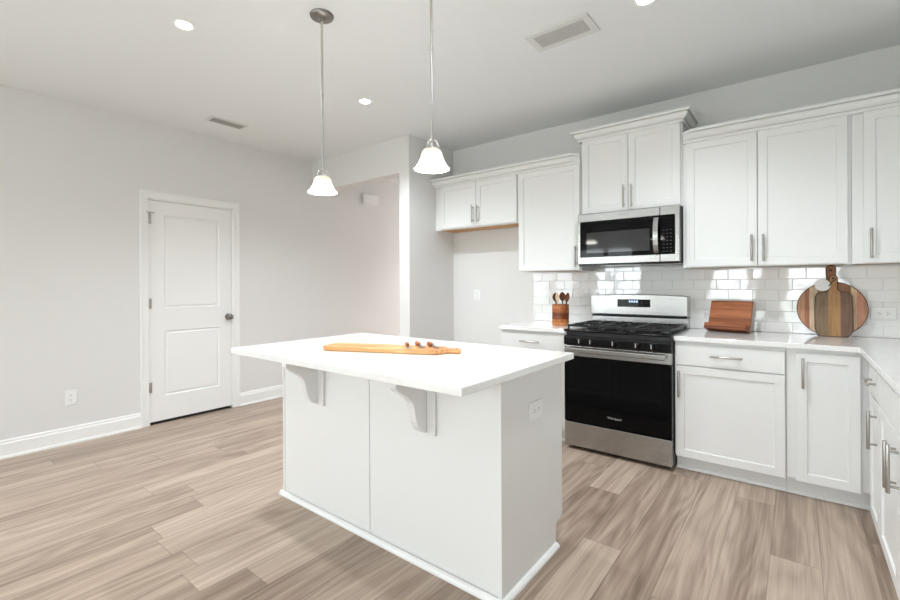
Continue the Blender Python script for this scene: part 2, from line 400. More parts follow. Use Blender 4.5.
# rear windows (behind the camera; seen only in reflections)
for i, (x0, x1, z0, z1) in enumerate(WINDOWS):
    f = MB(); d = 0.045; ya, yb = REAR-0.09, REAR-0.03
    f.box(x0, x0+d, ya, yb, z0, z1).box(x1-d, x1, ya, yb, z0, z1).box(x0, x1, ya, yb, z0, z0+d).box(x0, x1, ya, yb, z1-d, z1)
    f.box(x0, x1, ya, yb, (z0+z1)/2-.02, (z0+z1)/2+.02)
    if x1-x0 > 1.1: f.box((x0+x1)/2-.05, (x0+x1)/2+.05, ya, yb, z0, z1)
    fo = struct('window_%d' % (i+1), f, M_TRIM)
    struct('window_pane', MB().box(x0+d, x1-d, REAR-.064, REAR-.058, z0+d, z1-d), M_GLASS, fo)
    c = MB(); k = 0.085
    c.box(x0-k, x0, REAR, REAR+.018, z0-k, z1+k, .003).box(x1, x1+k, REAR, REAR+.018, z0-k, z1+k, .003)
    c.box(x0, x1, REAR, REAR+.018, z1, z1+k, .003).box(x0-.02, x1+.02, REAR, REAR+.05, z0-.03, z0, .003)
    struct('window_casing', c, M_TRIM, fo)

f = MB(); d = .05; xa, xb = XW-.09, XW-.03; ym = (sy0+sy1)/2  # frame of the added, unseen side opening
f.box(xa, xb, sy0, sy0+d, sz0, sz1).box(xa, xb, sy1-d, sy1, sz0, sz1).box(xa, xb, sy0, sy1, sz0, sz0+d).box(xa, xb, sy0, sy1, sz1-d, sz1).box(xa, xb, ym-.05, ym+.05, sz0, sz1)
fo = struct('window_4', f, M_TRIM)
struct('window_pane', MB().box(XW-.064, XW-.058, sy0+d, sy1-d, sz0+d, sz1-d), M_GLASS, fo)

def baseboard(name, x0, y0, x1, y1, nx, ny):
    """board with a stepped top along a wall; (nx, ny) points into the room"""
    H = 0.135
    prof = [(0, 0), (0.026, 0), (0.026, 0.012), (0.016, 0.022), (0.016, H-.03), (0.011, H-.022), (0.011, H-.008), (0.006, H), (0, H)]
    d = Vector((x1-x0, y1-y0, 0)); t = bmesh.new()
    A = [t.verts.new((x0+nx*a, y0+ny*a, b)) for a, b in prof]; B = [t.verts.new((x1+nx*a, y1+ny*a, b)) for a, b in prof]
    n = len(prof); t.faces.new(A); t.faces.new(B[::-1])
    for i in range(n): t.faces.new((A[i], B[i], B[(i+1) % n], A[(i+1) % n]))
    bmesh.ops.recalc_face_normals(t, faces=t.faces)
    struct(name, MB().join(t), M_TRIM)
CS = 0.060
baseboard('baseboard_left', XW, REAR, XW, DY0-CS, 1, 0)
baseboard('baseboard_hall', XW, DY1+CS, XW, HALL, 1, 0)
baseboard('baseboard_stub', STUB1, YH, STUB1, 0, 1, 0)
baseboard('baseboard_jamb', STUB0-.0, YH, STUB1, YH, 0, -1)
baseboard('baseboard_back', STUB1, 0, -0.62, 0, 0, -1)

# interior door in the left wall: jamb and casing are trim, the leaf is door_1
t = MB()
t.box(XW-T, XW+.004, DY0-.002, DY0+.016, 0, DZ).box(XW-T, XW+.004, DY1-.016, DY1+.002, 0, DZ).box(XW-T, XW+.004, DY0, DY1, DZ-.016, DZ+.002)
def casing_u(i, o, top_i, top_o):
    """door casing outline: legs and head in one piece, from i inside to o outside the opening"""
    return [(DY0+i, 0), (DY0+i, DZ-top_i), (DY1-i, DZ-top_i), (DY1-i, 0), (DY1+o, 0), (DY1+o, DZ+top_o), (DY0-o, DZ+top_o), (DY0-o, 0)]
t.prism(casing_u(.004, CS, .004, CS), 'x', XW+.0005, XW+.014, .002)
t.prism(casing_u(-.036, CS, -.036, CS), 'x', XW+.012, XW+.020, .003)
struct('trim_1', t, M_TRIM)
struct('trim_2', MB().box(XW-T, XW-.004, DY0+.017, DY1-.017, 0.0, 0.004), mat('door_gap_shade', (0.03, .028, .026), .7))  # dark strip: shade of the gap under the leaf put into its colour

def door_leaf():
    y0, y1, z0, z1 = DY0+.019, DY1-.019, 0.024, DZ-.019
    xf, th = XW-.006, 0.036
    bm = bmesh.new()
    ys = [y0, y0+.118, y1-.118, y1]; zs = [z0, 0.245, 0.845, 1.052, 1.912, z1]
    g = [[bm.verts.new((xf, y, z)) for y in ys] for z in zs]
    panels = []
    for i in range(len(zs)-1):
        for j in range(3):
            f = bm.faces.new((g[i][j], g[i][j+1], g[i+1][j+1], g[i+1][j]))
            if j == 1 and i in (1, 3): panels.append(f)
    # back and sides
    vb = [bm.verts.new((xf-th, y, z)) for (y, z) in ((y0, z0), (y1, z0), (y1, z1), (y0, z1))]
    bm.faces.new(vb[::-1])
    bot = [g[0][j] for j in range(4)]; top = [g[-1][j] for j in range(4)]
    lef = [g[i][0] for i in range(6)]; rig = [g[i][3] for i in range(6)]
    bm.faces.new([vb[0], vb[1]] + bot[::-1]); bm.faces.new([vb[3]] + top + [vb[2]])
    bm.faces.new([vb[0]] + lef + [vb[3]]); bm.faces.new([vb[1], vb[2]] + rig[::-1])
    bmesh.ops.recalc_face_normals(bm, faces=bm.faces)
    for p in panels:
        bmesh.ops.inset_individual(bm, faces=[p], thickness=0.006, depth=-0.004)
        bmesh.ops.inset_individual(bm, faces=[p], thickness=0.010, depth=-0.006)
        bmesh.ops.inset_individual(bm, faces=[p], thickness=0.006, depth=0.0)
        bmesh.ops.inset_individual(bm, faces=[p], thickness=0.016, depth=0.007)
    m = MB(); m.join(bm); return m
d1 = struct('door_1', door_leaf(), M_DOOR)
kn = MB()
kx = Matrix.Rotation(PI/2, 4, 'Y')
KY, KZ = -1.730, 0.940
kn.lathe([(0, 0), (.032, 0), (.033, .003), (.030, .008), (.014, .012), (.012, .030), (.016, .034), (.027, .042), (.030, .052), (.027, .062), (.018, .067), (0, .069)], (XW-.006, KY, KZ), 32, kx)
struct('door_knob', kn, M_CANOPY, d1, True)
struct('latch_plate', MB().box(XW-.008, XW+.0045, DY1-.0185, DY1-.0165, KZ-.03, KZ+.03), M_NICKEL, d1)
for z in (0.34, 1.10, 1.865):
    h = MB().cyl((XW+.004, DY0+.018, z-.045), (XW+.004, DY0+.018, z+.045), .0075, n=14, bev=.001)
    h.box(XW-.005, XW+.003, DY0+.019, DY0+.032, z-.045, z+.045)
    if z > 1.5:                                            # hinge-pin stop on the topmost hinge
        h.cyl((XW+.004, DY0+.018, z+.045), (XW+.004, DY0+.018, z+.062), .009, n=14)
        h.cyl((XW+.004, DY0+.018, z+.055), (XW+.045, DY0-.014, z+.055), .0045, n=10).cyl((XW+.004, DY0+.018, z+.055), (XW+.035, DY0+.046, z+.055), .0045, n=10)
    struct('hinge', h, M_NICKEL, d1, True)

# ------------------------------------------------------------------ cabinets
def bar_pull(axis, length=0.176, r=0.0068, stand=0.030):
    """bar on two posts; centred on the origin, front face of its door at y = 0, bar towards -y"""
    m = MB(); h = length/2; k = length*0.36
    if axis == 'z':
        m.cyl((0, -stand, -h), (0, -stand, h), r, n=16, bev=.001)
        for s in (-k, k): m.cyl((0, 0, s), (0, -stand, s), r*.72, n=12)
    else:
        m.cyl((-h, -stand, 0), (h, -stand, 0), r, n=16, bev=.001)
        for s in (-k, k): m.cyl((s, 0, 0), (s, -stand, 0), r*.72, n=12)
    return m
PULL = {a: bar_pull(a).mesh('bar_pull_'+a, M_NICKEL, smooth=True) for a in 'xz'}
def pull(axis, x, y, z, parent):
    o = link(bpy.data.objects.new('handle', PULL[axis]), parent); o.location = (x, y, z); return o

def cabinet(name, label, loc, w, depth, z0, z1, fronts, rz=0.0, base=False, under=None, side=0.0, group=None, gap=0.0004, shoe=True, toe=0.075):
    """local space: x along the face, wall at y = 0, front towards -y. fronts: (kind, x0, x1, z0, z1, handle_axis, hx, hz)"""
    r = root(name, label, 'cabinet', loc, rz, group)
    m = MB()
    if base:
        m.box(gap, w-gap, -depth, -.004, .108, z1, .001)
        m.box(gap, w-gap, -depth+.056, -.006, .001, .108)
    else:
        zb = z0+.012
        m.box(gap, w-gap, -depth, -.010, zb, z1, .001)
        m.box(gap, w-gap, -depth, -depth+.02, z0, zb).box(gap, gap+.016, -depth+.02, -.010, z0, zb).box(w-gap-.016, w-gap, -depth+.02, -.010, z0, zb)
    part('carcass', m, M_CAB, r)
    if not base:
        part('underside', MB().box(gap+.017, w-gap-.017, -depth+.021, -.012, z0+.006, z0+.0115), under or M_MAPLE, r, 'pale maple underside')
    yf = -depth-.0205
    for (kind, a, b, c, d, ax, hx, hz) in fronts:
        f = MB()
        if kind == 'door': f.shaker(a, b, c, d, yf, .019)
        else: f.box(a, b, yf, yf+.019, c, d, .0025)
        fo = part(kind, f, M_CAB, r)
        if ax: pull(ax, hx, yf, hz, fo)
    if base and shoe:
        t = MB(); t.box(gap, w-gap, -depth+toe-.018, -depth+toe-.001-.019+.018-.018, .001, .105)
        k = -depth+toe-.019
        t2 = [(k, .001), (k-.017, .001), (k-.016, .010), (k-.010, .018), (k, .022)]
        t.prism(t2, 'x', gap, w-gap)
        part('toe_kick', t, M_CAB, r)
    return r

UD, ZU, ZT = 0.305, 1.372, 2.290
# --- wall cabinets, from the passage wall to the corner
cabinet('wall_cabinet', 'short white double-door cabinet above the empty refrigerator alcove', (-1.592, 0, 0), 0.994, UD, 1.823, ZT,
        [('door', .082, .526, 1.833, 2.272, 'z', .526-.028, 1.953), ('door', .530, .984, 1.833, 2.272, 'z', .530+.028, 1.948)])
cabinet('wall_cabinet', 'tall white single-door cabinet above the utensil crock', (-0.597, 0, 0), 0.594, UD, ZU, ZT,
        [('door', .008, .586, ZU+.006, 2.272, 'z', .586-.030, 1.490)])
mid = cabinet('wall_cabinet', 'raised white double-door cabinet directly above the microwave', (0, 0, 0), 0.762, UD, 1.827, 2.462,
        [('door', .014, .379, 1.836, 2.446, 'z', .379-.028, 1.944), ('door', .383, .750, 1.836, 2.446, 'z', .383+.028, 1.941)])
cabinet('wall_cabinet', 'wide white double-door cabinet above the tilted wooden stand', (0.763, 0, 0), 0.917, UD, ZU, ZT,
        [('door', .024, .448, ZU+.006, 2.272, 'z', .448-.030, 1.494), ('door', .452, .900, ZU+.006, 2.272, 'z', .452+.030, 1.492)])
cabinet('wall_cabinet', 'white corner cabinet beside the wide double-door one, partly out of frame', (1.681, 0, 0), 0.650, UD, ZU, ZT,
        [('door', .053, .340, ZU+.006, 2.272, 'z', .053+.030, 1.490)])

# --- crown mouldings
CROWN = [(0, 0), (.015, 0), (.015, .014), (.006, .0155), (.006, .0205), (.020, .023), (.034, .036), (.043, .051), (.045, .056), (.034, .058), (.034, .0635), (.058, .066), (.058, .084), (-.02, .084), (-.02, 0)]
def crown_run(stations, zb):
    """stations: list of (function profile point -> (x, y)); lofts the crown profile through them"""
    t = bmesh.new(); R = [[t.verts.new((*fn(d), zb+h)) for d, h in CROWN] for fn in stations]
    n = len(CROWN)
    for A, B in zip(R, R[1:]):
        for i in range(n): t.faces.new((A[i], B[i], B[(i+1) % n], A[(i+1) % n]))
    t.faces.new(R[0]); t.faces.new(R[-1][::-1])
    bmesh.ops.recalc_face_normals(t, faces=t.faces)
    return MB().join(t)
YFACE = -0.3265
o = single('crown_molding', crown_run([lambda d: (-1.5915, YFACE-d), lambda d: (-.066, YFACE-d), lambda d: (-.006, YFACE-max(d, -.02)*.12 if d > 0 else YFACE-d)], 2.267), M_CAB,
       'white crown molding running along the top of the two cabinets beside the alcove', 'crown molding', (-0.8, -.33, 2.262)); o['kind'] = 'thing'
o = single('crown_molding', crown_run([lambda d: (.769, YFACE-(d*.12 if d > 0 else d)), lambda d: (.829, YFACE-d), lambda d: (XR-.003, YFACE-d)], 2.270), M_CAB,
       'long white crown molding above the wide cabinet and the corner cabinet', 'crown molding', (1.5, -.33, 2.262)); o['kind'] = 'thing'
cr = crown_run([lambda d: (-d-.0005, -.012), lambda d: (-d-.0005, YFACE-d), lambda d: (.7625+d, YFACE-d), lambda d: (.7625+d, -.012)], 2.436)
part('crown', cr, M_CAB, mid)

# --- base cabinets
BD = 0.610
cabinet('base_cabinet', 'white base cabinet under the utensil crock, mostly hidden by the island', (-0.600, 0, 0), 0.598, BD, 0, 0.874,
        [('drawer', .012, .586, .715, .852, 'x', .288, .787), ('door', .012, .586, .112, .709, 'z', .04, .60)], base=True)
cabinet('base_cabinet', 'white base cabinet with drawer and door next to the range, under the wooden stand', (0.764, 0, 0), 0.600, BD, 0, 0.874,
        [('drawer', .008, .596, .715, .852, 'x', .300, .789), ('door', .008, .596, .101, .709, 'z', .030, .590)], base=True)
cabinet('base_cabinet', 'white corner base cabinet with one tall door, under the round board', (1.365, 0, 0), 0.966, BD, 0, 0.874,
        [('door', .046, .325, .101, .852, 'z', .046+.032, .737)], base=True)
RX, RZ = XR-.001, -PI/2
cabinet('base_cabinet', 'narrow white base cabinet with drawer and door, on the side run by the corner', (RX, -.632, 0), 0.556, BD+.0, 0, 0.874,
        [('drawer', .243, .550, .715, .852, 'x', .397, .787), ('door', .243, .550, .108, .709, 'z', .550-.055, .580)], rz=RZ, base=True)
cabinet('base_cabinet', 'white double-door base cabinet on the side run at the picture edge', (RX, -1.189, 0), 0.916, BD+.0, 0, 0.874,
        [('drawer', .006, .910, .715, .852, None, 0, 0), ('door', .006, .456, .108, .709, 'z', .456-.030, .580), ('door', .460, .910, .108, .709, 'z', .460+.030, .585)], rz=RZ, base=True)
cabinet('base_cabinet', 'white base cabinet of the side run beyond the picture edge', (RX, -2.106, 0), 0.600, BD+.0, 0, 0.874,
        [('drawer', .006, .594, .715, .852, 'x', .30, .787), ('door', .006, .594, .108, .709, 'z', .05, .580)], rz=RZ, base=True)

# --- worktops
KZT, KTH = 0.906, 0.031
o = single('worktop', MB().box(-0.606, -0.001, -0.648, -.002, KZT-KTH, KZT, .003), M_QUARTZ, 'short white quartz worktop under the utensil crock', 'countertop', (-.3, -.3, KZT))
p = [(.764, -.002), (.764, -.648), (1.686, -.648), (1.686, -2.72), (XR-.002, -2.72), (XR-.002, -.002)]
o = single('worktop', MB().prism(p, 'z', KZT-KTH, KZT, .003), M_QUARTZ, 'L-shaped white quartz worktop turning the corner past the range', 'countertop', (1.5, -.3, KZT))

# --- subway tile backsplash
def backsplash():
    m = MB(); x0, x1, zb = -.604, XR-.003, KZT+.001
    TW, TH, g = .1524, .0762, .0022
    m.box(x0, x1, -.0050, -.0005, zb, 1.3735)
    m.box(.006, .757, -.0050, -.0005, 1.3735, 1.404)
    for f in m.bm.faces: f.material_index = 1
    rnd = random.Random(3)
    for k in range(7):
        za, zc = .906+k*TH, .906+(k+1)*TH
        ph = 1.012 + (.0762 if k % 2 == 0 else 0)
        i0 = math.floor((x0-ph)/TW)
        for i in range(i0, 40):
            a, b = ph+i*TW, ph+(i+1)*TW
            if b <= x0+.008 or a >= x1-.008: continue
            a, b = max(a, x0), min(b, x1)
            lo, hi = max(za, zb), zc
            if k == 6:
                hi = 1.3725
                if a > -.07 and b < .83: hi = 1.403
                if a > -.07 and b < .83:
                    a, b = max(a, .008), min(b, .755)
            t = bmesh.new()
            v = [t.verts.new(q) for q in ((a+g/2, -.008, lo+g/2), (b-g/2, -.008, lo+g/2), (b-g/2, -.008, hi-g/2), (a+g/2, -.008, hi-g/2),
                                          (a+g/2, -.004, lo+g/2), (b-g/2, -.004, lo+g/2), (b-g/2, -.004, hi-g/2), (a+g/2, -.004, hi-g/2))]
            for f in ((0,1,2,3),(1,5,6,2),(3,2,6,7),(4,0,3,7),(4,5,1,0)): t.faces.new([v[q] for q in f])
            fe = [e for e in t.edges if all(abs(q.co.y+.008) < 1e-6 for q in e.verts)]
            if hi-lo > .02: bmesh.ops.bevel(t, geom=fe, offset=.0016, segments=2, profile=.5, affect='EDGES')
            bmesh.ops.recalc_face_normals(t, faces=t.faces)
            for f in t.faces: f.material_index = 0
            c = Vector(((a+b)/2, -.008, (lo+hi)/2))
            tilt = Matrix.Translation(c) @ Matrix.Rotation(rnd.gauss(0, .0045), 4, 'X') @ Matrix.Rotation(rnd.gauss(0, .0045), 4, 'Z') @ Matrix.Translation(-c)
            m.join(t, tilt)
    return m
single('tile_backsplash', backsplash(), [M_TILE, M_GROUT], 'glossy white subway tile backsplash behind the range and worktops', 'backsplash', (1.0, 0, 1.1))

# ------------------------------------------------------------------ island
IX0, IX1, IY0, IY1 = -1.0564, .5345, -2.7304, -1.7838
BX0, BX1, BY0, BY1 = -1.0313, .5015, -2.4281, -1.846
IZ = .9145
isl = root('kitchen_island', 'white kitchen island with panelled front standing on the plank floor', 'kitchen island', (-.265, -2.12, 0))
def I(x, y): return x+.265, y+2.12
def ibox(m, x0, x1, y0, y1, z0, z1, bev=0.0):
    a, c = I(x0, y0); b, d = I(x1, y1); return m.box(a, b, c, d, z0, z1, bev)
m = MB()
ibox(m, BX0+.016, BX1-.016, BY0+.012, BY1-.022, .115, IZ-.032)
ibox(m, BX0+.016, BX1-.016, BY0+.012, BY1-.08, .001, .115)
part('body', m, M_CAB, isl)
xm = -.2655
for (a, b) in ((BX0+.011, xm-.0025), (xm+.0025, BX1-.006)):
    part('front_panel', ibox(MB(), a, b, BY0+.004, BY0+.0115, .002, IZ-.0325, .001), M_CAB, isl)
part('corner_batten', ibox(MB(), BX0-.001, BX0+.0105, BY0-.002, BY0+.0115, .002, IZ-.0325, .001), M_CAB, isl)
for xa, xb in ((BX0, BX0+.0155), (BX1-.0155, BX1)):        # end panels, notched for the toe space at the cabinet side
    P = [I(0, BY0)[1], I(0, BY1-.03)[1], I(0, BY1-.085)[1]]
    pr = [(P[0], .002), (P[2], .002), (P[2], .095), (P[2]+.012, .115), (P[1], .118), (P[1], IZ-.0325), (P[0], IZ-.0325)]
    part('end_panel', MB().prism(pr, 'x', I(xa, 0)[0], I(xb, 0)[0], .001), M_CAB, isl)
def shoe(m, x0, y0, x1, y1, nx, ny):
    prof = [(0, 0), (.019, 0), (.018, .010), (.011, .019), (0, .024)]
    t = bmesh.new()
    A = [t.verts.new((x0+nx*a, y0+ny*a, b+.001)) for a, b in prof]; B = [t.verts.new((x1+nx*a, y1+ny*a, b+.001)) for a, b in prof]
    t.faces.new(A); t.faces.new(B[::-1])
    for i in range(5): t.faces.new((A[i], B[i], B[(i+1) % 5], A[(i+1) % 5]))
    bmesh.ops.recalc_face_normals(t, faces=t.faces); m.join(t)
m = MB()
ax, ay = I(BX0, BY0); bx, by = I(BX1, BY1-.085)
shoe(m, ax-.019, ay-.0025, bx+.019, ay-.0025, 0, -1); shoe(m, bx+.0005, ay-.0215, bx+.0005, by, 1, 0); shoe(m, ax-.0015, ay-.0215, ax-.0015, by, -1, 0)
part('base_molding', m, M_TRIM, isl)
# cabinet doors on the range side
DW = (BX1-BX0-.012)/3
for k in range(3):
    a = BX0+.004+k*(DW+.002)
    t = MB(); t.shaker(-DW/2, DW/2, .118, IZ-.045, 0, .019)
    bmesh.ops.rotate(t.bm, verts=t.bm.verts, cent=(0, 0, 0), matrix=Matrix.Rotation(PI, 3, 'Z'))
    cx, cy = I(a+DW/2, BY1-.002); bmesh.ops.translate(t.bm, verts=t.bm.verts, vec=(cx, cy, 0))
    part('door', t, M_CAB, isl)
# corbels under the overhang
def corbel(x):
    y = BY0+.003; ty = IZ-.033
    th = .042
    out = [(.207, 0), (.207, .046), (.191, .063), (.166, .078), (.141, .092), (.120, .108), (.104, .128), (.094, .155), (.089, .185), (.081, .215), (.069, .240), (.051, .260), (.031, .271), (.014, .276)]
    pr = [(y-.014, ty)] + [(y-d, ty-k) for d, k in out]
    m = MB()
    pl = [(I(0, p[0])[1], p[1]) for p in pr]
    xc = I(x, 0)[0]
    m.prism(pl, 'x', xc-th/2, xc+th/2, .0015, 1)
    return m, xc, I(0, y)[1], ty
for x in (-.688, .107):
    m, xc, yy, ty = corbel(x)
    c = part('corbel', m, M_CAB, isl)
    part('corbel_plate', MB().box(xc-.064, xc+.064, yy-.014, yy-.0005, ty-.285, ty, .002), M_CAB, c)
ibx = ibox(MB(), IX0, IX1, IY0, IY1, IZ-.031, IZ, .003)
part('worktop', ibx, M_QUARTZ, isl, 'white quartz worktop overhanging the front')

# ------------------------------------------------------------------ gas range
rg = root('gas_range', 'stainless steel gas range with black oven glass between the white base cabinets', 'range', (.381, 0, 0))
h = .381
YF = -.682
m = MB(); m.box(-h+.004, h-.004, -.640, -.016, .03, .895, .002)
part('body', m, M_SIDE, rg, 'charcoal side panels')
for x in (-h+.05, h-.05):
    for y in (-.60, -.08): part('levelling_foot', MB().cyl((x, y, .001), (x, y, .0298), .018, n=14), M_BLACK, rg)
part('storage_drawer', MB().box(-h+.004, h-.004, YF, -.641, .030, .208, .004), M_STEEL, rg, 'stainless steel drawer front')
dr = part('oven_door', MB().box(-h+.004, h-.004, YF, -.641, .712, .790, .004), M_STEEL, rg, 'stainless steel top band of the oven door')
part('oven_glass', MB().box(-h+.004, h-.004, YF-.001, -.641, .213, .711, .003), M_BGLASS, dr, 'glossy black oven glass')
m = MB(); m.box(-.350, .350, -.748, -.730, .748, .782, .006, 3)
for s in (-1, 1): m.box(s*.335-.012, s*.335+.012, -.733, YF+.002, .753, .778, .003)
part('oven_handle', m, M_STEEL, dr, 'flat stainless bar handle')
def text(body, size, m, parent, loc, rot=(PI/2, 0, 0), name='logo', shear=0.0):
    cu = bpy.data.curves.new('t', 'FONT'); cu.body = body; cu.size = size; cu.align_x = 'CENTER'; cu.align_y = 'CENTER'; cu.extrude = .0002; cu.shear = shear
    tmp = bpy.data.objects.new('t', cu); COL.objects.link(tmp)
    bpy.context.view_layer.update()
    me = bpy.data.meshes.new_from_object(tmp.evaluated_get(bpy.context.evaluated_depsgraph_get()))
    bpy.data.objects.remove(tmp); bpy.data.curves.remove(cu)
    me.name = name; me.materials.clear(); me.materials.append(m)
    o = link(bpy.data.objects.new(name, me), parent); o.location = loc; o.rotation_euler = rot; return o
lg = text('Whirlpool', .024, M_LOGO, dr, (0, YF-.0014, .287), name='logo')
m = MB()
pr = [(-.641, .792), (YF-.008, .796), (YF-.010, .850), (YF-.004, .866), (-.641, .866)]
m.prism(pr, 'x', -h+.004, h-.004, .002)
cp = part('control_panel', m, M_BLACK, rg, 'black control panel with knobs')
for x in (.134, .218, .381, .539, .640):
    k = MB(); k.lathe([(0, 0), (.025, 0), (.025, .004), (.021, .007), (.019, .026), (.016, .029), (0, .029)], (x-h, YF-.0095, .829), 24, Matrix.Rotation(PI/2, 4, 'X'))
    kb = part('knob', k, M_BLACK, rg, smooth=True)
    part('pointer', MB().box(x-h-.003, x-h+.003, YF-.0405, YF-.0382, .816, .845), M_LOGO, kb, 'silver grip mark')
m = MB(); m.box(-h+.001, h-.001, -.690, -.112, .896, .912, .005, 3)
part('cooktop', m, M_BLACK, rg, 'glossy black cooktop')
for (x, y, r) in ((-.22, -.50, .045), (-.22, -.24, .035), (.22, -.50, .05), (.22, -.24, .035), (0, -.37, .04)):
    b = MB().lathe([(0, 0), (r, 0), (r, .006), (r*.86, .010), (r*.8, .016), (r*.7, .018), (0, .018)], (x, y, .9125), 28)
    part('burner', b, M_IRON, rg, smooth=True)
for gi in range(3):
    x0 = -h+.014+gi*.2455; x1 = x0+.2415; y0, y1 = -.640, -.135; z0, z1 = .930, .944; b = .011
    m = MB()
    for (a, c) in ((x0, x0+b), (x1-b, x1)): m.box(a, c, y0, y1, z0, z1, .002, 1)
    for (a, c) in ((y0, y0+b), (y1-b, y1), ((y0+y1)/2-b/2, (y0+y1)/2+b/2)): m.box(x0+b, x1-b, a, c, z0, z1, .002, 1)
    xm_ = (x0+x1)/2
    for yc in (y0+.13, y1-.13):
        m.box(xm_-b/2, xm_+b/2, yc-.115, yc-.03, z0, z1+.002, .002, 1).box(xm_-b/2, xm_+b/2, yc+.03, yc+.115, z0, z1+.002, .002, 1)
        m.box(x0+b, xm_-.03, yc-b/2, yc+b/2, z0, z1+.002, .002, 1).box(xm_+.03, x1-b, yc-b/2, yc+b/2, z0, z1+.002, .002, 1)
    for a in (x0+.001, x1-b-.001):
        for c in (y0+.001, y1-b-.001): m.box(a, a+b, c, c+b, .9125, z0+.002)
    part('grate', m, M_IRON, rg, 'black cast-iron grate')
# backguard
m = MB(); m.box(-h+.004, h-.004, -.110, -.016, .896, .990, .002)
bg = part('backguard', m, M_STEEL, rg, 'stainless backguard')
part('vent_slot', MB().box(-h+.012, h-.012, -.1115, -.1102, .982, .999), M_BLACK, bg, 'black vent slot')
n = 24; top = [(-h+.002+(2*h-.004)*i/n, 1.158+.012*(1-(2*i/n-1)**2)) for i in range(n+1)]
pr = [(-h+.002, 1.0)] + top + [(h-.002, 1.0)]
part('splash_panel', MB().prism(pr, 'y', -.120, -.018, .006, 3), M_STEEL, bg, 'stainless panel with slightly arched top')
dp = part('display', MB().box(.232-h, .490-h, -.1225, -.1195, 1.066, 1.129, .001), M_BGLASS, bg, 'black display and keypad')
for i in range(4): part('clock_digit', MB().box(.325-h+i*.019, .325-h+i*.019+.011, -.1230, -.1224, 1.104, 1.119), M_CLOCK, bg, 'pale blue lit clock digit')
for gx in (.243, .262, .281, .425, .447, .469):
    for gz in (1.077, 1.094, 1.111): part('button', MB().box(gx-h, gx-h+.009, -.1230, -.1224, gz, gz+.0035), M_PRINT, bg, 'small grey button mark')

# ------------------------------------------------------------------ microwave
MZ0, MZ1 = 1.405, 1.822
mw = root('microwave', 'stainless over-the-range microwave with black door glass under the raised cabinet', 'microwave', (.381, 0, MZ0))
H = MZ1-MZ0
part('housing', MB().box(-h+.005, h-.005, -.378, -.012, .012, H, .002), M_SIDE, mw, 'dark housing')
part('vent_base', MB().box(-h+.008, h-.008, -.392, -.014, 0, .0115, .002), M_BLACK, mw, 'black vented base')
YM = -.405
m = MB()                                                   # steel door frame round the glass
a, b = -h+.004, .628-h
m.box(a, b-.001, YM, -.379, H-.063, H, .003).box(a, b-.001, YM, -.379, .013, .068, .003).box(a, a+.022, YM, -.379, .064, H-.060, .003)
md = part('door', m, M_STEEL, mw, 'stainless door frame')
gl = part('door_glass', MB().box(a+.0205, b-.001, YM+.002, -.380, .066, H-.0615), M_BGLASS, md, 'glossy black door glass')
part('window', MB().box(.077-h, .556-h, YM+.0008, YM+.004, .100, H-.152, .001), M_MESHGLASS, md, 'grey see-through window of the microwave')
m = MB()
pts = [(.606-h, YM-.006-.034*math.sin(PI*i/14)**.7, .078+(H-.156)*i/14) for i in range(15)]
for k in range(14):
    p, q = pts[k], pts[k+1]
    m.prism([(p[1]-.006, p[2]), (q[1]-.006, q[2]), (q[1]+.006, q[2]), (p[1]+.006, p[2])], 'x', .589-h, .622-h)
bmesh.ops.remove_doubles(m.bm, verts=m.bm.verts, dist=1e-5)
part('door_handle', m, M_STEEL, md, 'curved stainless handle', smooth=True)
text('Whirlpool', .020, M_GREY, md, (.367-h, YM-.0004, H-.030), name='logo')
m = MB(); a2, b2 = .629-h, h-.004
m.box(a2, b2, YM, -.379, H-.063, H, .003).box(a2, b2, YM, -.379, .013, .068, .003).box(b2-.030, b2, YM, -.379, .064, H-.060, .003)
mp = part('control_panel', m, M_STEEL, mw, 'stainless control panel frame')
part('keypad', MB().box(a2, b2-.0295, YM+.002, -.380, .066, H-.0615), M_BGLASS, mp, 'black glass keypad')
for r_ in range(7):
    for c_ in range(3):
        part('button', MB().box(a2+.018+c_*.024, a2+.030+c_*.024, YM+.0012, YM+.0019, .086+r_*.026, .0895+r_*.026), M_PRINT, mp, 'small grey button mark')

